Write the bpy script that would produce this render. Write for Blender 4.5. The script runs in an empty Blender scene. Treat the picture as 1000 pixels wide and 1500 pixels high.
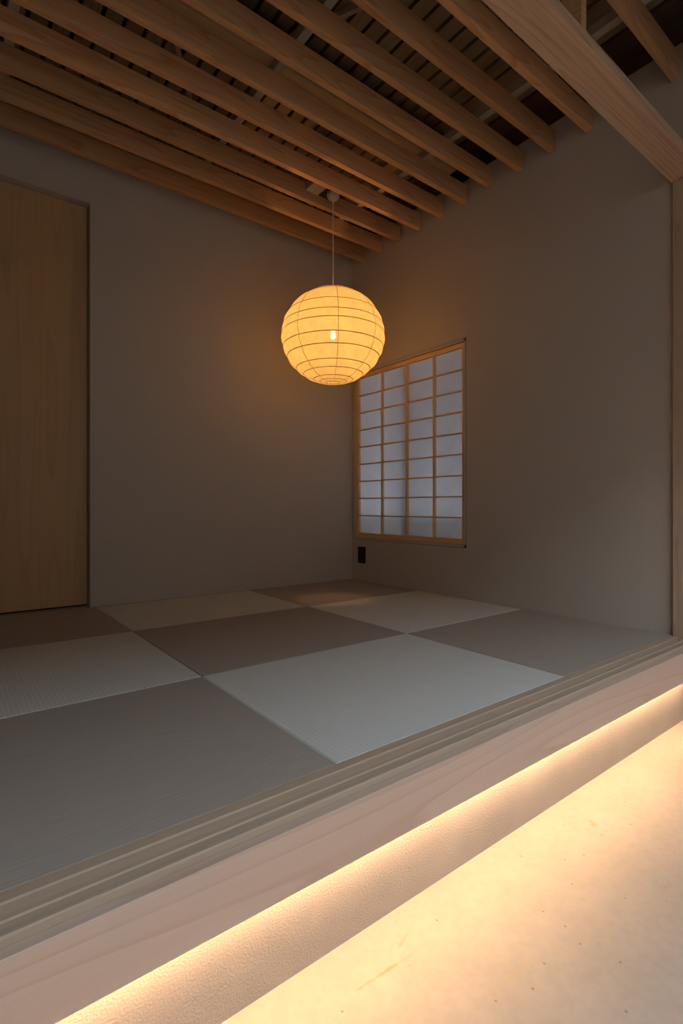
import bpy, bmesh, math, random
from mathutils import Vector, Matrix
random.seed(7)
sc = bpy.context.scene
C = bpy.context.collection
PI = math.pi

# ------------------------------------------------------------------ camera
cam_d = bpy.data.cameras.new('camera')
cam = bpy.data.objects.new('camera', cam_d); C.objects.link(cam)
YAW = 0.6591                                   # looking into the corner, level
cam.location = (-2.263, -2.800, 0.5016)
cam.rotation_euler = (PI/2, 0, -YAW)
cam_d.sensor_fit = 'VERTICAL'; cam_d.sensor_height = 36; cam_d.sensor_width = 24
cam_d.lens = 756.0/1500*36
cam_d.shift_y = -7.7/1500
cam_d.clip_start = 0.02
sc.camera = cam

# ------------------------------------------------------------------ sky and exposure
w = bpy.data.worlds.new('World'); sc.world = w; w.use_nodes = True
bg = w.node_tree.nodes['Background']
bg.inputs[0].default_value = (0.70, 0.84, 1.0, 1); bg.inputs[1].default_value = 14.5
# portal in the big opening of the front wall: guides sampling of the sky, adds no light of its own
WX0, WX1, WZ0, WZ1, WY = -3.3, -0.25, -0.30, 1.9, -3.7
pl = bpy.data.lights.new('window_portal', 'AREA'); pl.shape = 'RECTANGLE'
pl.size = WX1-WX0; pl.size_y = WZ1-WZ0; pl.cycles.is_portal = True
po = bpy.data.objects.new('window_portal', pl); C.objects.link(po)
po.location = ((WX0+WX1)/2, WY-0.1, (WZ0+WZ1)/2); po.rotation_euler = (PI/2, 0, 0)
vs = sc.view_settings
vs.view_transform = 'Standard'; vs.look = 'None'; vs.gamma = 1; vs.use_curve_mapping = False
vs.exposure = 0.0
LED_W = 118.0        # radiance of the warm strip under the step
BULB_W = 1330.0      # radiance of the lantern's bulb

# ------------------------------------------------------------------ materials
def new_mat(name):
    m = bpy.data.materials.new(name); m.use_nodes = True
    nt = m.node_tree
    return m, nt, nt.nodes['Principled BSDF']
def N(nt, t, **kw):
    n = nt.nodes.new(t)
    for k, v in kw.items(): setattr(n, k, v)
    return n
def ramp(nt, stops):
    r = N(nt, 'ShaderNodeValToRGB')
    e = r.color_ramp.elements
    while len(e) < len(stops): e.new(0.5)
    for x, (p, c) in zip(e, stops): x.position = p; x.color = (*c, 1)
    return r
def mixc(nt, a, b, fac, mode='MIX'):
    m = N(nt, 'ShaderNodeMix', data_type='RGBA', blend_type=mode)
    for s, v in ((m.inputs[0], fac), (m.inputs[6], a), (m.inputs[7], b)):
        if isinstance(v, (int, float)): s.default_value = v
        elif isinstance(v, tuple): s.default_value = (*v, 1)
        else: nt.links.new(v, s)
    return m.outputs[2]

def wood(name, light, dark, axis, rough=0.55, rings=9.0, tint=0.12, fleck=None, contrast=1.0, stretch=0.06):
    m, nt, b = new_mat(name); L = nt.links.new
    tc = N(nt, 'ShaderNodeTexCoord'); oi = N(nt, 'ShaderNodeObjectInfo')
    off = N(nt, 'ShaderNodeVectorMath', operation='SCALE'); off.inputs[0].default_value = (7.3, 3.1, 5.7)
    L(oi.outputs['Random'], off.inputs['Scale'])
    add = N(nt, 'ShaderNodeVectorMath', operation='ADD'); L(tc.outputs['Object'], add.inputs[0]); L(off.outputs[0], add.inputs[1])
    sca = [1, 1, 1]; sca[axis] = stretch
    mp = N(nt, 'ShaderNodeMapping'); L(add.outputs[0], mp.inputs[0]); mp.inputs['Scale'].default_value = sca
    # growth rings: distorted bands stretched along the grain
    nz = N(nt, 'ShaderNodeTexNoise'); nz.inputs['Scale'].default_value = rings; nz.inputs['Detail'].default_value = 1.5
    L(mp.outputs[0], nz.inputs['Vector'])
    mul = N(nt, 'ShaderNodeMath', operation='MULTIPLY'); L(nz.outputs['Fac'], mul.inputs[0]); mul.inputs[1].default_value = 14.0
    fr = N(nt, 'ShaderNodeMath', operation='FRACT'); L(mul.outputs[0], fr.inputs[0])
    rr = ramp(nt, [(0, (0, 0, 0)), (0.7, (0.35,)*3), (0.93, (1,)*3), (1, (0,)*3)]); L(fr.outputs[0], rr.inputs[0])
    # fine fibres
    sca2 = [1, 1, 1]; sca2[axis] = 0.015
    mp2 = N(nt, 'ShaderNodeMapping'); L(add.outputs[0], mp2.inputs[0]); mp2.inputs['Scale'].default_value = sca2
    n2 = N(nt, 'ShaderNodeTexNoise'); n2.inputs['Scale'].default_value = 260; n2.inputs['Detail'].default_value = 3
    L(mp2.outputs[0], n2.inputs['Vector'])
    c = mixc(nt, light, dark, 0.0)
    fm = N(nt, 'ShaderNodeMath', operation='MULTIPLY'); L(rr.outputs[0], fm.inputs[0]); fm.inputs[1].default_value = 0.55*contrast
    fa = N(nt, 'ShaderNodeMath', operation='MULTIPLY_ADD'); L(n2.outputs['Fac'], fa.inputs[0]); fa.inputs[1].default_value = 0.5*contrast; L(fm.outputs[0], fa.inputs[2])
    c = mixc(nt, light, dark, fa.outputs[0])
    # board-to-board tint
    tr = N(nt, 'ShaderNodeMapRange'); L(oi.outputs['Random'], tr.inputs[0]); tr.inputs[3].default_value = 1-tint; tr.inputs[4].default_value = 1+tint*0.6
    hsv = N(nt, 'ShaderNodeHueSaturation'); L(c, hsv.inputs['Color']); L(tr.outputs[0], hsv.inputs['Value'])
    col = hsv.outputs[0]
    if fleck:
        sca3 = [1, 1, 1]; sca3[axis] = 0.25
        mp3 = N(nt, 'ShaderNodeMapping'); L(add.outputs[0], mp3.inputs[0]); mp3.inputs['Scale'].default_value = sca3
        vo = N(nt, 'ShaderNodeTexVoronoi'); vo.inputs['Scale'].default_value = 7; L(mp3.outputs[0], vo.inputs['Vector'])
        vr = ramp(nt, [(0.0, (1,)*3), (0.06, (0.9,)*3), (0.11, (0,)*3), (1, (0,)*3)]); L(vo.outputs['Distance'], vr.inputs[0])
        col = mixc(nt, col, fleck, vr.outputs[0])
    L(col, b.inputs['Base Color']); b.inputs['Roughness'].default_value = rough
    b.inputs['Specular IOR Level'].default_value = 0.3
    bp = N(nt, 'ShaderNodeBump'); bp.inputs['Strength'].default_value = 0.15; bp.inputs['Distance'].default_value = 0.001
    L(n2.outputs['Fac'], bp.inputs['Height']); L(bp.outputs[0], b.inputs['Normal'])
    return m

def plain(name, col, rough=0.6, spec=0.3, metal=0.0):
    m, nt, b = new_mat(name); b.inputs['Base Color'].default_value = (*col, 1)
    b.inputs['Roughness'].default_value = rough; b.inputs['Specular IOR Level'].default_value = spec; b.inputs['Metallic'].default_value = metal
    return m

def plaster(name, c1, c2, grain=220, bump=0.25, dist=0.002, blotch=1.6):
    m, nt, b = new_mat(name); L = nt.links.new
    tc = N(nt, 'ShaderNodeTexCoord')
    a = N(nt, 'ShaderNodeTexNoise'); a.inputs['Scale'].default_value = blotch; a.inputs['Detail'].default_value = 4; L(tc.outputs['Object'], a.inputs['Vector'])
    L(mixc(nt, c1, c2, a.outputs['Fac']), b.inputs['Base Color'])
    n = N(nt, 'ShaderNodeTexNoise'); n.inputs['Scale'].default_value = grain; n.inputs['Detail'].default_value = 3; L(tc.outputs['Object'], n.inputs['Vector'])
    bp = N(nt, 'ShaderNodeBump'); bp.inputs['Strength'].default_value = bump; bp.inputs['Distance'].default_value = dist
    L(n.outputs['Fac'], bp.inputs['Height']); L(bp.outputs[0], b.inputs['Normal'])
    b.inputs['Roughness'].default_value = 0.85; b.inputs['Specular IOR Level'].default_value = 0.15
    return m

def tatami(name, c1, c2, axis, rib=0.06, bump=0.18):
    # ribs of woven rush: run along y (axis=0: bands across x) or along x (axis=1)
    m, nt, b = new_mat(name); L = nt.links.new
    tc = N(nt, 'ShaderNodeTexCoord')
    sx = N(nt, 'ShaderNodeSeparateXYZ'); L(tc.outputs['Object'], sx.inputs[0])
    s = N(nt, 'ShaderNodeMath', operation='MULTIPLY'); L(sx.outputs[axis], s.inputs[0]); s.inputs[1].default_value = 2*PI/0.0115
    si = N(nt, 'ShaderNodeMath', operation='SINE'); L(s.outputs[0], si.inputs[0])
    s2 = N(nt, 'ShaderNodeMath', operation='MULTIPLY'); L(sx.outputs[1-axis], s2.inputs[0]); s2.inputs[1].default_value = 2*PI/0.004
    si2 = N(nt, 'ShaderNodeMath', operation='SINE'); L(s2.outputs[0], si2.inputs[0])
    h = N(nt, 'ShaderNodeMath', operation='MULTIPLY_ADD'); L(si2.outputs[0], h.inputs[0]); h.inputs[1].default_value = 0.25; L(si.outputs[0], h.inputs[2])
    sc_ = [60, 60, 1]; sc_[1-axis] = 3
    mp = N(nt, 'ShaderNodeMapping'); mp.inputs['Scale'].default_value = sc_; L(tc.outputs['Object'], mp.inputs[0])
    n = N(nt, 'ShaderNodeTexNoise'); n.inputs['Scale'].default_value = 4; n.inputs['Detail'].default_value = 4; L(mp.outputs[0], n.inputs['Vector'])
    col = mixc(nt, c1, c2, n.outputs['Fac'])
    mr = N(nt, 'ShaderNodeMapRange'); L(si.outputs[0], mr.inputs[0]); mr.inputs[1].default_value = -1; mr.inputs[3].default_value = 1-rib; mr.inputs[4].default_value = 1+rib*0.5
    hsv = N(nt, 'ShaderNodeHueSaturation'); L(col, hsv.inputs['Color']); L(mr.outputs[0], hsv.inputs['Value'])
    L(hsv.outputs[0], b.inputs['Base Color'])
    bp = N(nt, 'ShaderNodeBump'); bp.inputs['Strength'].default_value = bump; bp.inputs['Distance'].default_value = 0.0010
    L(h.outputs[0], bp.inputs['Height']); L(bp.outputs[0], b.inputs['Normal'])
    b.inputs['Roughness'].default_value = 0.62; b.inputs['Specular IOR Level'].default_value = 0.25
    return m

def concrete(name):
    m, nt, b = new_mat(name); L = nt.links.new
    tc = N(nt, 'ShaderNodeTexCoord')
    a = N(nt, 'ShaderNodeTexNoise'); a.inputs['Scale'].default_value = 2.2; a.inputs['Detail'].default_value = 7; a.inputs['Roughness'].default_value = 0.6; L(tc.outputs['Object'], a.inputs['Vector'])
    r = ramp(nt, [(0.3, (0.30, 0.25, 0.205)), (0.7, (0.38, 0.32, 0.265))]); L(a.outputs['Fac'], r.inputs[0])
    # fine mottling
    f = N(nt, 'ShaderNodeTexNoise'); f.inputs['Scale'].default_value = 55; f.inputs['Detail'].default_value = 5; L(tc.outputs['Object'], f.inputs['Vector'])
    fr = ramp(nt, [(0.35, (0.90,)*3), (0.6, (1,)*3)]); L(f.outputs['Fac'], fr.inputs[0])
    c = mixc(nt, r.outputs[0], fr.outputs[0], 0.6, 'MULTIPLY')
    # pinholes
    v = N(nt, 'ShaderNodeTexVoronoi'); v.inputs['Scale'].default_value = 26; L(tc.outputs['Object'], v.inputs['Vector'])
    vr = ramp(nt, [(0.0, (1,)*3), (0.05, (0.7,)*3), (0.075, (0,)*3)]); L(v.outputs['Distance'], vr.inputs[0])
    c = mixc(nt, c, (0.16, 0.12, 0.09), vr.outputs[0])
    # a few ochre streaks left by trowelling, oblique
    mp = N(nt, 'ShaderNodeMapping'); mp.inputs['Rotation'].default_value = (0, 0, 0.35); mp.inputs['Scale'].default_value = (2.0, 16, 1); L(tc.outputs['Object'], mp.inputs[0])
    s = N(nt, 'ShaderNodeTexNoise'); s.inputs['Scale'].default_value = 1.6; s.inputs['Detail'].default_value = 2; L(mp.outputs[0], s.inputs['Vector'])
    sr = ramp(nt, [(0.70, (0,)*3), (0.78, (0.6,)*3)]); L(s.outputs['Fac'], sr.inputs[0])
    c = mixc(nt, c, (0.42, 0.28, 0.14), sr.outputs[0])
    # three ochre scuffs near the step
    wob = N(nt, 'ShaderNodeTexNoise'); wob.inputs['Scale'].default_value = 70; wob.inputs['Detail'].default_value = 3; L(tc.outputs['Object'], wob.inputs['Vector'])
    for (px, py, ang, lx, ly, st) in ((0.050, 0.780, -0.06, 0.060, 0.0045, 0.75), (0.755, 0.765, 0.9, 0.020, 0.009, 0.6), (0.12, 0.806, 0.3, 0.025, 0.005, 0.5)):
        sb = N(nt, 'ShaderNodeVectorMath', operation='SUBTRACT'); L(tc.outputs['Object'], sb.inputs[0]); sb.inputs[1].default_value = (px, py, 0.12)
        mq = N(nt, 'ShaderNodeMapping'); mq.vector_type = 'TEXTURE'; mq.inputs['Rotation'].default_value = (0, 0, ang); mq.inputs['Scale'].default_value = (lx, ly, 1); L(sb.outputs[0], mq.inputs[0])
        ln = N(nt, 'ShaderNodeVectorMath', operation='LENGTH'); L(mq.outputs[0], ln.inputs[0])
        ad = N(nt, 'ShaderNodeMath', operation='MULTIPLY_ADD'); L(wob.outputs['Fac'], ad.inputs[0]); ad.inputs[1].default_value = 1.4; L(ln.outputs['Value'], ad.inputs[2])
        sr2 = ramp(nt, [(0.55, (st,)*3), (1.0, (0,)*3)]); dv = N(nt, 'ShaderNodeMath', operation='DIVIDE'); L(ad.outputs[0], dv.inputs[0]); dv.inputs[1].default_value = 1.7
        L(dv.outputs[0], sr2.inputs[0]); c = mixc(nt, c, (0.30, 0.17, 0.07), sr2.outputs[0])
    L(c, b.inputs['Base Color'])
    bp = N(nt, 'ShaderNodeBump'); bp.inputs['Strength'].default_value = 0.12; bp.inputs['Distance'].default_value = 0.004
    L(f.outputs['Fac'], bp.inputs['Height']); L(bp.outputs[0], b.inputs['Normal'])
    b.inputs['Roughness'].default_value = 0.7; b.inputs['Specular IOR Level'].default_value = 0.25
    return m

def emit(name, col, s):
    m, nt, b = new_mat(name)
    b.inputs['Base Color'].default_value = (*col, 1); b.inputs['Emission Color'].default_value = (*col, 1); b.inputs['Emission Strength'].default_value = s
    return m

def paper(name, col, trans, clear=0.0, mottled=14):
    m = bpy.data.materials.new(name); m.use_nodes = True; nt = m.node_tree; L = nt.links.new
    nt.nodes.remove(nt.nodes['Principled BSDF']); out = nt.nodes['Material Output']
    tc = N(nt, 'ShaderNodeTexCoord')
    n = N(nt, 'ShaderNodeTexNoise'); n.inputs['Scale'].default_value = mottled; n.inputs['Detail'].default_value = 6; n.inputs['Roughness'].default_value = 0.65; L(tc.outputs['Object'], n.inputs['Vector'])
    r = ramp(nt, [(0.3, (0.80,)*3), (0.7, (1,)*3)]); L(n.outputs['Fac'], r.inputs[0])
    c = mixc(nt, col, r.outputs[0], 1.0, 'MULTIPLY')
    d = N(nt, 'ShaderNodeBsdfDiffuse'); t = N(nt, 'ShaderNodeBsdfTranslucent'); L(c, d.inputs[0]); L(c, t.inputs[0])
    mx = N(nt, 'ShaderNodeMixShader'); mx.inputs[0].default_value = trans; L(d.outputs[0], mx.inputs[1]); L(t.outputs[0], mx.inputs[2])
    res = mx.outputs[0]
    if clear:
        tp = N(nt, 'ShaderNodeBsdfTransparent'); m2 = N(nt, 'ShaderNodeMixShader'); m2.inputs[0].default_value = clear
        L(res, m2.inputs[1]); L(tp.outputs[0], m2.inputs[2]); res = m2.outputs[0]
    L(res, out.inputs[0])
    return m

M = {}
M['joist'] = wood('pine_joist', (0.74, 0.40, 0.18), (0.48, 0.205, 0.075), 0, tint=0.3)
M['bearer'] = wood('pale_batten', (0.46, 0.37, 0.27), (0.33, 0.25, 0.17), 1)
M['deck'] = wood('deck_board', (0.33, 0.23, 0.13), (0.20, 0.13, 0.07), 1)
M['tan'] = wood('tan_timber', (0.48, 0.33, 0.16), (0.40, 0.265, 0.12), 0, contrast=0.5)
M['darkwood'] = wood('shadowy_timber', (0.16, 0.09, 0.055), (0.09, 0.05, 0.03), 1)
M['lintel'] = wood('pine_lintel', (0.72, 0.47, 0.30), (0.52, 0.26, 0.13), 0, rings=11, fleck=(0.36, 0.14, 0.04), stretch=0.025)
M['post'] = wood('pine_post', (0.52, 0.36, 0.24), (0.36, 0.22, 0.14), 2, rings=22, stretch=0.02)
M['sill'] = wood('pine_sill', (0.51, 0.37, 0.255), (0.41, 0.28, 0.185), 0, rings=16, contrast=0.6, stretch=0.03)
M['fascia'] = wood('pine_fascia', (0.64, 0.475, 0.365), (0.50, 0.32, 0.22), 0, rings=6, contrast=0.75)
M['trim'] = wood('pine_trim', (0.50, 0.38, 0.27), (0.38, 0.27, 0.18), 0)
M['trim_y'] = wood('pine_trim_y', (0.50, 0.38, 0.27), (0.38, 0.27, 0.18), 1)
M['door'] = wood('plywood_door', (0.60, 0.345, 0.155), (0.45, 0.23, 0.09), 2, rings=5, contrast=0.7)
M['shoji_y'] = wood('shoji_wood_y', (0.78, 0.47, 0.21), (0.64, 0.35, 0.14), 1)
M['shoji_z'] = wood('shoji_wood_z', (0.78, 0.47, 0.21), (0.64, 0.35, 0.14), 2)
M['wall'] = plaster('grey_plaster', (0.45, 0.366, 0.285), (0.49, 0.402, 0.32))
M['footing'] = plaster('sand_render', (0.25, 0.215, 0.185), (0.37, 0.32, 0.275), grain=260, bump=0.6, dist=0.002, blotch=5)
M['floor'] = concrete('trowelled_concrete')
M['mat_sheen_light'] = tatami('rush_sheen_light', (0.59, 0.57, 0.505), (0.67, 0.65, 0.58), 0)  # weave sheen painted in as a paler base; same rush as the next
M['mat_sheen_dark'] = tatami('rush_sheen_dark', (0.325, 0.272, 0.225), (0.445, 0.375, 0.31), 1, 0.025, 0.05)  # same rush turned, its duller sheen painted in as a darker base
M['black'] = plain('black_plastic', (0.012, 0.011, 0.011), 0.45)
M['darkgap'] = plain('dark_void_and_box', (0.03, 0.025, 0.022), 0.5)  # near-black painted for unlit gaps; also colours the socket box
M['alu'] = plain('window_metal', (0.10, 0.09, 0.08), 0.4, 0.5, 0.6)
M['cup'] = plain('cream_plastic', (0.55, 0.45, 0.34), 0.5)
M['cord'] = plain('cream_cord', (0.80, 0.70, 0.55), 0.8)
M['hoop'] = plain('bamboo_hoop', (0.16, 0.085, 0.03), 0.7)
M['seam'] = plain('paper_seam', (0.26, 0.15, 0.06), 0.8)
M['washi'] = paper('washi_lantern', (0.44, 0.355, 0.22), 0.55, 0.0035, 22)
M['shoji_paper'] = paper('shoji_paper', (0.52, 0.49, 0.50), 0.42, 0.0, 5)
M['bulb'] = emit('bulb_glow', (1.0, 0.57, 0.185), BULB_W)
M['led'] = emit('led_glow', (1.0, 0.635, 0.33), LED_W)
M['outer'] = plaster('sky_blocker_and_ground', (0.10, 0.095, 0.09), (0.13, 0.125, 0.12))
gm, gnt, gb = new_mat('window_glass')
gb.inputs['Base Color'].default_value = (0.95, 0.97, 0.97, 1); gb.inputs['Roughness'].default_value = 0.0
gb.inputs['Transmission Weight'].default_value = 1.0; gb.inputs['IOR'].default_value = 1.0
M['glass'] = gm

# ------------------------------------------------------------------ helpers
def add_box(bm, x0, x1, y0, y1, z0, z1):
    r = bmesh.ops.create_cube(bm, size=1.0)
    bmesh.ops.scale(bm, vec=(abs(x1-x0), abs(y1-y0), abs(z1-z0)), verts=r['verts'])
    bmesh.ops.translate(bm, vec=((x0+x1)/2, (y0+y1)/2, (z0+z1)/2), verts=r['verts'])
    return r['verts']
def bevel(bm, off, seg=2):
    bmesh.ops.bevel(bm, geom=list(bm.edges), offset=off, segments=seg, affect='EDGES', clamp_overlap=True)
def mesh_obj(name, bm, mat, parent=None, smooth=False, origin=None):
    """link a bmesh given in world coordinates as one object; origin = base centre unless given; parent keeps world place"""
    if origin is None:
        lo = Vector((min(v.co.x for v in bm.verts), min(v.co.y for v in bm.verts), min(v.co.z for v in bm.verts)))
        hi = Vector((max(v.co.x for v in bm.verts), max(v.co.y for v in bm.verts), max(v.co.z for v in bm.verts)))
        origin = Vector(((lo.x+hi.x)/2, (lo.y+hi.y)/2, lo.z))
    origin = Vector(origin)
    bmesh.ops.translate(bm, vec=-origin, verts=bm.verts)
    bmesh.ops.recalc_face_normals(bm, faces=bm.faces)
    me = bpy.data.meshes.new(name); bm.to_mesh(me); bm.free()
    if smooth:
        for p in me.polygons: p.use_smooth = True
    me.materials.append(M[mat])
    return link(name, me, origin, parent)
def link(name, me, origin, parent=None):
    o = bpy.data.objects.new(name, me); C.objects.link(o)
    place(o, origin, parent); return o
def world_loc(o):
    v = Vector(o.location); p = o.parent
    while p: v = v + Vector(p.location); p = p.parent
    return v
def place(o, origin, parent):
    o.parent = parent
    o.location = Vector(origin) - (world_loc(parent) if parent else Vector((0, 0, 0)))
def box(name, dims, mat, parent=None, bev=0.0, origin=None):
    bm = bmesh.new(); add_box(bm, *dims)
    if bev: bevel(bm, bev, 2)
    return mesh_obj(name, bm, mat, parent, origin=origin)
def tag(o, label, cat, group=None):
    o['label'] = label; o['category'] = cat
    if group: o['group'] = group
    return o
def thing(name, loc, label, cat, group=None):
    o = bpy.data.objects.new(name, None); C.objects.link(o); o.location = loc; o.empty_display_size = 0.05
    return tag(o, label, cat, group)
def struct(o, label=None):
    o['kind'] = 'structure'
    if label: o['label'] = label
    return o
def prism_x(bm, prof, x0, x1):
    """extrude a closed (y,z) profile along x"""
    a = [bm.verts.new((x0, y, z)) for y, z in prof]; b = [bm.verts.new((x1, y, z)) for y, z in prof]
    n = len(prof)
    for i in range(n): bm.faces.new((a[i], a[(i+1) % n], b[(i+1) % n], b[i]))
    bm.faces.new(a); bm.faces.new(b[::-1])
def lathe(bm, prof, cx, cy, seg=48, close=False):
    rings = []
    for r, z in prof:
        rings.append([bm.verts.new((cx+r*math.cos(2*PI*k/seg), cy+r*math.sin(2*PI*k/seg), z)) for k in range(seg)])
    for i in range(len(rings)-1 + (1 if close else 0)):
        a = rings[i]; b = rings[(i+1) % len(rings)]
        for k in range(seg):
            bm.faces.new((a[k], a[(k+1) % seg], b[(k+1) % seg], b[k]))
    return rings
def tube(bm, pts, r, seg=6):
    pts = [Vector(p) for p in pts]; rings = []
    for i, p in enumerate(pts):
        d = (pts[min(i+1, len(pts)-1)] - pts[max(i-1, 0)]).normalized()
        u = d.cross(Vector((0, 0, 1)));
        if u.length < 1e-3: u = d.cross(Vector((1, 0, 0)))
        u.normalize(); v = d.cross(u)
        rings.append([bm.verts.new(p + u*r*math.cos(2*PI*k/seg) + v*r*math.sin(2*PI*k/seg)) for k in range(seg)])
    for a, b in zip(rings, rings[1:]):
        for k in range(seg): bm.faces.new((a[k], a[(k+1) % seg], b[(k+1) % seg], b[k]))
    bm.faces.new(rings[0][::-1]); bm.faces.new(rings[-1])

# ------------------------------------------------------------------ the shell
XL = -3.42                # inner face of the wall on the far side of the room (out of view)
ZF = -0.303               # concrete floor
ZT = 2.62                 # underside of the closing layer standing for the unlit space above the deck
YF = WY                   # inner face of the front wall behind the camera
struct(box('floor', (XL-0.12, 0.12, YF-0.12, -2.02, ZF-0.12, ZF), 'floor'), 'pale trowelled concrete floor in front of the raised room')

# back wall with the recessed door opening
DX = -1.678; DZ = 2.013; DW = -2.62; DD = 0.045
bm = bmesh.new()
add_box(bm, DX, 0.0, 0.0, 0.12, ZF, ZT)
add_box(bm, 0.0, 0.20, 0.0, 0.12, 2.297, ZT)
add_box(bm, DW, DX, 0.0, 0.12, DZ, ZT)
add_box(bm, DW, DX, 0.0, 0.12, ZF, -0.012)
add_box(bm, XL-0.12, DW, 0.0, 0.12, ZF, ZT)
wall_back = struct(mesh_obj('wall_back', bm, 'wall', origin=(0, 0, ZF)), 'grey-brown plastered wall with the plywood door')

# right wall with window opening; its plaster stops at 2.297 and a wall beam, coloured dark as if unlit, carries on above, set back
HY0, HY1, HZ0, HZ1 = -0.990, -0.022, 0.276, 1.428     # opening
WT = 2.297
bm = bmesh.new()
add_box(bm, 0, 0.12, HY1, 0.12, ZF, WT)
add_box(bm, 0, 0.12, YF-0.12, HY0, ZF, WT)
add_box(bm, 0, 0.12, HY0, HY1, ZF, HZ0)
add_box(bm, 0, 0.12, HY0, HY1, HZ1, WT)
wall_right = struct(mesh_obj('wall_right', bm, 'wall', origin=(0, 0, ZF)), 'grey-brown plastered wall with the paper-screen window')
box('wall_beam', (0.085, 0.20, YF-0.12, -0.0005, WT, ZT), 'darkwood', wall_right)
struct(box('wall_left', (XL-0.12, XL, YF-0.12, 0.12, ZF, ZT), 'wall', origin=(XL, -2, ZF)), 'plastered wall at the far side of the raised room')
bm = bmesh.new()
add_box(bm, XL, WX0, YF-0.12, YF, ZF, ZT); add_box(bm, WX1, 0.0, YF-0.12, YF, ZF, ZT); add_box(bm, WX0, WX1, YF-0.12, YF, WZ1, ZT)
struct(mesh_obj('wall_front', bm, 'darkwood', origin=(-1.7, YF, ZF)), 'dark timber wall with a wide garden opening')
struct(box('sky_blocker_garden', (-9, 5, -5.8, -5.7, ZF-0.1, 3.05), 'outer', origin=(-2, -5.75, ZF)), 'added unseen wall across the garden, hiding the low sky')  # added out of view to cut the daylight off below a set angle
struct(box('sky_blocker_window', (0.60, 0.70, -5.8, 3, ZF-0.1, 5.4), 'outer', origin=(1, -2, ZF)), 'added unseen wall close outside the window, dimming the paper screen')  # added out of view to keep sky light off the paper screen
struct(box('ground', (-9, 5, -5.8, YF-0.12, ZF-0.22, ZF-0.1), 'outer'), 'grey ground outside the garden opening')

# ceiling: closing layer on top, blackened to read as unlit void, slatted deck boards below with open joints
ceiling = struct(box('ceiling', (XL-0.12, 0.20, YF-0.12, 0.12, ZT, ZT+0.05), 'darkgap', origin=(-1.7, -2, ZT)), 'layer coloured near-black for the unlit space above the slatted wooden deck')
ZD = 2.46; K = (ZD-0.5016)/1.9184
def xd(x): return -2.263 + (x+2.263)*K             # x read on the 2.42 m level, moved to the deck level
P0, PITCH, GAP = xd(-0.762), 0.0772*K, 0.017
xr = P0 + 6*PITCH
shared = None
k = 6
while True:
    x1 = P0 + k*PITCH - GAP/2; x0 = P0 + (k-1)*PITCH + GAP/2
    if x0 < XL: break
    if shared is None:
        o = box('board', (x0, x1, YF, 0.0, ZD, ZD+0.02), 'deck', ceiling); shared = o.data
    else:
        link('board', shared, ((x0+x1)/2, YF/2, ZD), ceiling)
    k -= 1
xs = P0+6*PITCH+GAP/2
box('board', (xs, xd(-0.100), YF, 0, ZD, ZD+0.02), 'deck', ceiling)
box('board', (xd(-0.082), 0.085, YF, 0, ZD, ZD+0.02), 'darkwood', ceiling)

# bearers across the joists
for i, x in enumerate((-0.340, -1.197, -2.062, -2.925)):
    o = box('bearer', (x-0.017, x+0.017, YF, -0.002, 2.25, 2.288), 'bearer')
    tag(o, ['pale batten lying across the ceiling joists beside the window wall',
            'pale batten across the ceiling joists between lantern and door',
            'pale batten across the ceiling joists above the plywood door',
            'pale batten across the ceiling joists past the door'][i], 'batten')
# a deeper timber on the bearers, seen between two joists
tag(box('crossbeam', (XL, -0.10, -1.008, -0.885, 2.288, 2.425), 'tan', bev=0.003), 'broad smooth tan timber lying above the joists, filling one gap', 'beam')
box_o = box('junction_box', (-0.075, -0.015, -1.03, -0.95, 2.27, 2.32), 'black')
tag(box_o, 'small black box above the joists at the window wall', 'box')
# slender diagonal sticks above the bearers
def stick(p, q, label):
    p = Vector(p); q = Vector(q); bm = bmesh.new(); d = (q-p)
    vs_ = add_box(bm, -d.length/2, d.length/2, -0.009, 0.009, -0.010, 0.010)
    o = mesh_obj('brace', bm, 'bearer', origin=(0, 0, 0)); o.location = (p+q)/2; o.rotation_euler = (0, 0, math.atan2(d.y, d.x))
    tag(o, label, 'brace')
stick((-1.2416, -0.7682, 2.436), (-0.80, -1.62, 2.436), 'thin diagonal stick under the deck near the lintel')
stick((-1.66, -0.95, 2.436+0.0), (-1.33, -0.43, 2.436+0.0), 'thin diagonal stick under the deck near the door')

# ceiling joists
jm = None
for i in range(14):
    y = -(0.1439 + 0.171*i)
    if jm is None:
        bm = bmesh.new(); add_box(bm, XL, -0.004, y, y+0.030, 2.16, 2.25); bevel(bm, 0.0012, 1)
        o = mesh_obj('ceiling_joist', bm, 'joist'); jm = o.data
    else:
        o = link('ceiling_joist', jm, ((XL-0.004)/2, y+0.015, 2.16))
    ORD = ['first', 'second', 'third', 'fourth', 'fifth', 'sixth', 'seventh', 'eighth', 'ninth', 'tenth', 'eleventh']
    lab = ORD[i] + ' pine ceiling joist counted from the plywood-door wall' if i < 11 else ORD[i-11] + ' pine ceiling joist past the lintel, above the concrete floor'
    if i == 0: lab = 'pine ceiling joist running closest along the plywood-door wall'
    if i == 10: lab = 'pine ceiling joist running just inside the broad lintel'
    tag(o, lab, 'joist', 'ceiling joists')

# ------------------------------------------------------------------ raised platform
SY0, SY1 = -1.998, -2.1015         # sill from mats to face of the fascia
struct(box('wall_footing', (XL, 0.0, -2.050, -1.90, ZF-0.02, -0.119), 'footing', origin=(-1.7, -2.05, ZF)), 'sand-textured rendered footing set back under the step')
struct(box('sill_bearer', (XL, -0.0225, -2.050, -1.90, -0.119, -0.041), 'trim', origin=(-1.7, -2.0, -0.119)), 'timber bearer under the threshold')
struct(box('floor_platform', (XL, 0.0, -1.90, 0.0, ZF, -0.034), 'trim', origin=(-1.7, -1, ZF)), 'timber platform under the mats')

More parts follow.
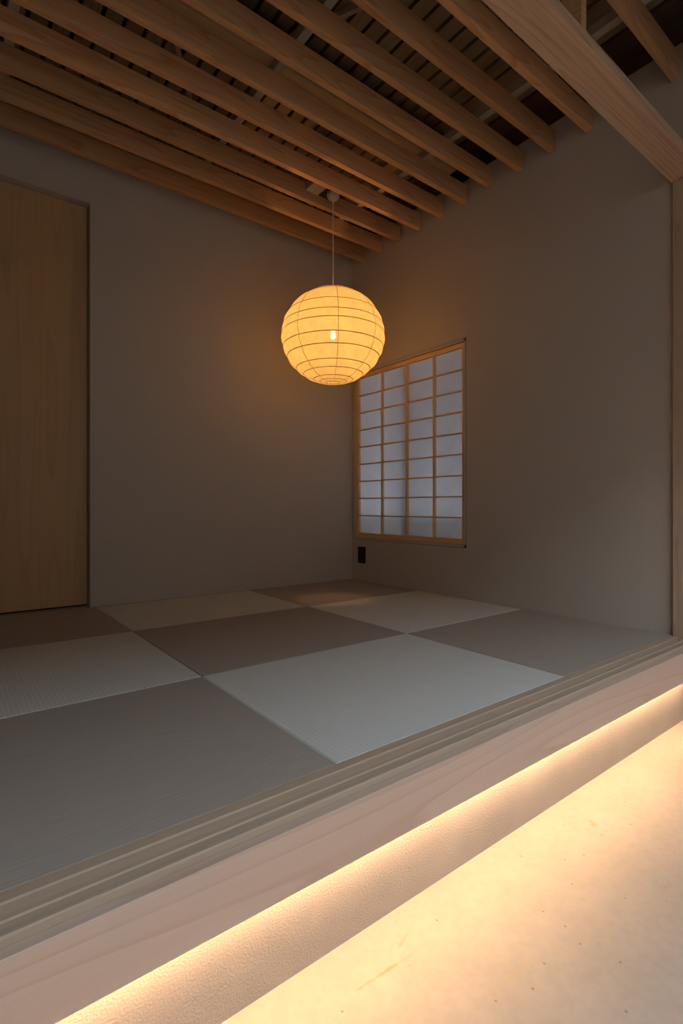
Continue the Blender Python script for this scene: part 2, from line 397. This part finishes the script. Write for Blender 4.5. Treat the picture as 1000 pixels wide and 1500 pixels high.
# sill with sliding-screen tracks
sill = thing('sill', (-1.7, -2.05, -0.04), 'wooden threshold with grooved sliding-screen tracks along the mats', 'threshold')
g = -0.016
FB = -2.083                          # back of the face board
def ridge(a, b, c=0.0022):           # a narrow ridge from y=a to y=b with eased edges
    return [(a, g), (a, -c*0.5), (a-c*0.5, 0), (b+c, 0), (b, -c), (b, g)]
prof = [(SY0, 0), (-2.0190, 0), (-2.0215, -0.0025), (-2.0215, g)] + ridge(-2.0475, -2.0565) + ridge(-2.0738, FB)[:5] + [(FB, -0.04), (SY0, -0.04)]
bm = bmesh.new(); prism_x(bm, prof, XL, -0.0225); mesh_obj('track_board', bm, 'sill', sill)
# fascia
bm = bmesh.new(); add_box(bm, XL, -0.0225, SY1, FB-0.0002, -0.1185, g+0.003); bevel(bm, 0.0012, 1)
o = mesh_obj('step_fascia', bm, 'fascia'); 
tag(o, 'broad pale pine face board of the step, lit from below', 'board')

# the strip light under the step
ledt = thing('strip_light', (-1.7, -2.073, -0.105), 'long warm strip light hidden under the step face board', 'light')
box('housing', (XL+0.02, -0.06, -2.081, -2.062, -0.113, -0.041), 'alu', ledt)
box('diffuser', (XL+0.02, -0.06, -2.0785, -2.068, -0.1165, -0.1132), 'led', ledt)

# mats
XJ = [0.0, -0.8067, -1.6539, -2.50, -3.41]; YJ = [0.0, -0.6371, -1.3405, SY0]
TE = 0.013                                     # wooden edging by the walls
LAB = {
 (0, 0): 'sheen-darkened tatami mat in the corner below the paper lantern',
 (0, 1): 'sheen-lightened tatami mat along the window wall, between two dark mats',
 (0, 2): 'sheen-darkened tatami mat between the window wall, the post and the threshold',
 (1, 0): 'sheen-lightened tatami mat along the plastered wall beside the plywood door',
 (1, 1): 'sheen-darkened tatami mat in the middle, with mats on all sides',
 (1, 2): 'sheen-lightened tatami mat lying against the grooved threshold',
 (2, 0): 'sheen-darkened tatami mat in front of the plywood door',
 (2, 1): 'sheen-lightened ribbed tatami mat between the door mat and a large dark mat',
 (2, 2): 'large sheen-darkened tatami mat lying against the grooved threshold',
 (3, 0): 'sheen-lightened tatami mat past the plywood door', (3, 1): 'sheen-darkened tatami mat on the far side of the pale ribbed mat',
 (3, 2): 'sheen-lightened tatami mat at the threshold on the far side of the large dark mat'}
for c in range(4):
    for r in range(3):
        x1, x0 = XJ[c]-0.0008, XJ[c+1]+0.0008; y1, y0 = YJ[r]-0.0008, YJ[r+1]+0.0008
        if c == 0: x1 = -TE
        if r == 0: y1 = -TE
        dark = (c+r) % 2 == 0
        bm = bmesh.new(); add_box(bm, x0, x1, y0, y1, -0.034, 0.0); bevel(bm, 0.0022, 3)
        o = mesh_obj('tatami_mat', bm, 'mat_sheen_dark' if dark else 'mat_sheen_light')
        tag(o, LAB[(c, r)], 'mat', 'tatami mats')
struct(box('trim_1', (-TE, 0, SY0, 0, -0.034, 0.001), 'trim_y', bev=0.001), 'thin pine edging between mats and window wall')
struct(box('trim_2', (DX, -TE, -TE, 0, -0.034, 0.001), 'trim', bev=0.001), 'thin pine edging between mats and plastered wall')
struct(box('trim_3', (DW, DX, -TE, DD+0.04, -0.0339, 0.001), 'trim', bev=0.001), 'pale pine threshold strip under the plywood door')

# post, lintel, hanger
KY0, KY1, KZ = -1.997, -2.098, 1.764
tag(box('post', (-0.022, 0.0, -2.100, -2.0035, -0.1185, KZ), 'post', bev=0.0012), 'square pine post at the end of the window wall', 'post')
lint = thing('lintel', (-1.7, -2.05, KZ), 'broad pale pine lintel with shallow tracks above the threshold', 'lintel')
d = 0.0035
prof = [(KY0, KZ+0.030), (KY0, KZ), (-2.0215, KZ), (-2.0215, KZ+d), (-2.048, KZ+d), (-2.048, KZ), (-2.0565, KZ), (-2.0565, KZ+d), (-2.0745, KZ+d), (-2.0745, KZ), (KY1, KZ), (KY1, KZ+0.030)]
bm = bmesh.new(); prism_x(bm, prof, XL, 0.0); mesh_obj('track_board', bm, 'lintel', lint)
tag(box('hanger', (-0.900, -0.873, KY1+0.002, -2.040, KZ+0.030, 2.25), 'joist', bev=0.001), 'short upright pine hanger standing on the lintel', 'hanger')

# ------------------------------------------------------------------ door
door = struct(box('door_1', (DW+0.002, DX-0.004, DD, DD+0.034, 0.011, DZ-0.004), 'door', bev=0.001), 'plain tall plywood sliding door, warm brown grain')
struct(box('door_light_stop', (DW-0.05, DX+0.05, 0.1205, 0.135, -0.06, DZ+0.05), 'darkgap'), 'added dark sheet behind the sliding door, closing off light')  # added sheet: stops outside light leaking in under the door

# ------------------------------------------------------------------ window with paper screen
win = bpy.data.objects.new('window_1', None); C.objects.link(win); win.location = (0.03, -0.506, HZ0); win.empty_display_size = 0.05
struct(win, 'square window with a wood-framed paper screen')
# wall-coloured rim, slightly proud, leaving a fine shadow line
for dims in ((-0.003, 0.05, HY0+0.003, HY0+0.015, HZ0+0.003, HZ1-0.003), (-0.003, 0.05, HY1-0.006, HY1-0.002, HZ0+0.003, HZ1-0.003),
             (-0.003, 0.05, HY0+0.003, HY1-0.002, HZ0+0.003, HZ0+0.016), (-0.003, 0.05, HY0+0.003, HY1-0.002, HZ1-0.018, HZ1-0.003)):
    box('rim', dims, 'wall', win)
SY_0, SY_1, SZ_0, SZ_1 = HY0+0.0155, HY1-0.0065, HZ0+0.0165, HZ1-0.0195
sx0, sx1 = 0.010, 0.036
sash = thing('sash', (0.02, -0.5, SZ_0), '', ''); sash.parent = win; del sash['label']; del sash['category']
sash.location = Vector((0.02, -0.5, SZ_0)) - Vector(win.location)
ST = 0.022
yi0, yi1, zi0, zi1 = SY_0+ST, SY_1-ST-0.006, SZ_0+0.030, SZ_1-0.026
box('stile', (sx0, sx1, SY_0, yi0, SZ_0, SZ_1), 'shoji_z', sash, 0.001); box('stile', (sx0, sx1, yi1, SY_1, SZ_0, SZ_1), 'shoji_z', sash, 0.001)
box('rail', (sx0, sx1, yi0, yi1, SZ_0, zi0), 'shoji_y', sash, 0.001); box('rail', (sx0, sx1, yi0, yi1, zi1, SZ_1), 'shoji_y', sash, 0.001)
mw, mh = 0.014, 0.0085
ym = [-0.291, -0.517, -0.742]
ylim = [yi1] + [v for v in ym] + [yi0]
nz_ = 9
zm = [zi0 + (zi1-zi0)*k/nz_ for k in range(1, nz_)]
me = None
for y in ym:
    box('muntin', (sx0+0.003, sx0+0.018, y-mw/2, y+mw/2, zi0, zi1), 'shoji_z', sash)
for z in zm:
    if me is None:
        o = box('muntin', (sx0+0.006, sx0+0.018, yi0, yi1, z-mh/2, z+mh/2), 'shoji_y', sash); me = o.data
    else: link('muntin', me, (sx0+0.012, (yi0+yi1)/2, z-mh/2), sash)
zl = [zi0] + zm + [zi1]
for a, b in zip(ylim, ylim[1:]):
    pm = None
    for z0, z1 in zip(zl, zl[1:]):
        if pm is None:
            bm = bmesh.new()
            vv = [bm.verts.new(p) for p in ((sx0+0.0182, b, z0), (sx0+0.0182, a, z0), (sx0+0.0182, a, z1), (sx0+0.0182, b, z1))]
            bm.faces.new(vv); o = mesh_obj('paper_pane', bm, 'shoji_paper', sash); pm = o.data
        else: link('paper_pane', pm, (sx0+0.0182, (a+b)/2, z0), sash)
# outer glazing
box('outer_frame', (0.045, 0.080, -0.495, -0.455, HZ0, HZ1), 'alu', win)

# ------------------------------------------------------------------ outlet
ot = thing('wall_outlet', (0, -0.108, 0.118), 'small black wall outlet below the paper-screen window', 'outlet')
box('plate', (-0.007, 0.0, -0.146, -0.070, 0.118, 0.230), 'black', ot, 0.002)
for z in (0.142, 0.180):
    s_ = box('socket', (-0.0085, -0.0071, -0.122, -0.094, z, z+0.026), 'black', ot, 0.0006)

# ------------------------------------------------------------------ lantern
LX, LY, LZ, RX, RZ = -0.582, -0.556, 1.4245, 0.276, 0.251
lan = thing('paper_lantern', (LX, LY, LZ-RZ), 'glowing round paper lantern hanging on a cord from the joists', 'lantern')
lats = [58, 28.3, 13.4, 3.1, -12.8, -26, -43.6, -54.3, -67.3, -74.8]
TOP, BOT = 66, -82.2
def sph(lat, s=1.0):
    a = math.radians(lat); return RX*math.cos(a)*s, LZ + RZ*math.sin(a)*s
nodes = [TOP] + lats + [BOT]
prof = []
for a, b in zip(nodes, nodes[1:]):               # paper strip between two hoops: chord plus an outward bulge
    (r0, z0), (r1, z1) = sph(a), sph(b); n = 6
    ln = math.hypot(r1-r0, z1-z0); nr, nz = (z0-z1)/ln, (r1-r0)/ln
    for k in range(n):
        t = k/n; h = 0.105*ln*math.sin(PI*t)*(1.0 if ln < 0.12 else 0.95)
        prof.append((r0+(r1-r0)*t+nr*h, z0+(z1-z0)*t+nz*h))
prof.append(sph(BOT))
bm = bmesh.new(); rings = lathe(bm, prof, LX, LY, 96)
for v in bm.verts:                               # hand-made paper: gentle crumple, slight flats between seams
    dx, dy, dz = v.co.x-LX, v.co.y-LY, v.co.z-LZ
    az = math.atan2(dy, dx)
    s = 1 + 0.0035*math.sin(az*5+dz*31)*math.sin(dz*47+az*3) + 0.0018*math.sin(az*13+dz*60)
    v.co.x = LX+dx*s; v.co.y = LY+dy*s
shade = mesh_obj('shade', bm, 'washi', lan, smooth=True)
def ring(name, lat, r, parent, tilt=0.0):
    bm = bmesh.new(); R_, z = sph(lat, 0.9985)
    pf = []
    lathe(bm, [(R_ + r*math.cos(2*PI*k/6), z + r*math.sin(2*PI*k/6)) for k in range(6)], LX, LY, 96, close=True)
    for v in bm.verts:
        dx, dy, dz = v.co.x-LX, v.co.y-LY, v.co.z-LZ; az = math.atan2(dy, dx)
        s = 1 + 0.0035*math.sin(az*5+dz*31)*math.sin(dz*47+az*3) + 0.0018*math.sin(az*13+dz*60)
        v.co.x = LX+dx*s; v.co.y = LY+dy*s
    return mesh_obj(name, bm, 'hoop', parent, smooth=True)
for la in lats: ring('hoop', la, 0.0021, shade)
ring('opening_ring', BOT, 0.0011, shade); ring('opening_ring', TOP, 0.0022, shade)
for k in range(8):
    az = math.radians(-121.4 + 45*k); pts = []
    for (R_, z) in prof:
        dz = z-LZ; s = 1 + 0.0035*math.sin(az*5+dz*31)*math.sin(dz*47+az*3) + 0.0018*math.sin(az*13+dz*60)
        pts.append((LX+R_*s*math.cos(az), LY+R_*s*math.sin(az), z))
    bm = bmesh.new(); tube(bm, pts, 0.0013, 5); mesh_obj('seam', bm, 'seam', shade, smooth=True)
# bulb and holder
bm = bmesh.new(); lathe(bm, [(0.0005, LZ-0.013), (0.008, LZ-0.0105), (0.0125, LZ-0.004), (0.013, LZ+0.003), (0.011, LZ+0.010), (0.008, LZ+0.018), (0.008, LZ+0.032)], LX, LY, 24)
bulb = mesh_obj('bulb', bm, 'bulb', lan, smooth=True)
bm = bmesh.new(); lathe(bm, [(0.0005, LZ+0.033), (0.014, LZ+0.033), (0.014, LZ+0.075), (0.006, LZ+0.085), (0.0005, LZ+0.085)], LX, LY, 20)
mesh_obj('bulb_holder', bm, 'cup', lan, smooth=True)
# wire stretcher between the openings
bm = bmesh.new()
zt = sph(TOP)[1]; rt = sph(TOP)[0]
tube(bm, [(LX-rt, LY, zt), (LX, LY, zt+0.004), (LX+rt, LY, zt)], 0.0012); mesh_obj('stretcher', bm, 'cup', lan)
bm = bmesh.new(); tube(bm, [(LX, LY, LZ+0.08), (LX, LY, 1.9), (LX, LY, 2.165)], 0.0031, 8); mesh_obj('cord', bm, 'cord', lan, smooth=True)
bm = bmesh.new(); lathe(bm, [(0.0005, 2.205), (0.033, 2.205), (0.034, 2.190), (0.030, 2.178), (0.018, 2.168), (0.007, 2.163), (0.006, 2.154), (0.0005, 2.153)], LX, LY, 28)
mesh_obj('ceiling_cup', bm, 'cup', lan, smooth=True)
blk = thing('mounting_block', (-0.62, LY, 2.2055), 'pine block with dark socket box wedged between joists above the lantern', 'block')
box('socket_box', (-0.635, -0.530, -0.625, -0.488, 2.2055, 2.248), 'darkgap', blk)
box('wood_block', (-0.715, -0.6355, -0.6265, -0.4865, 2.206, 2.248), 'bearer', blk)
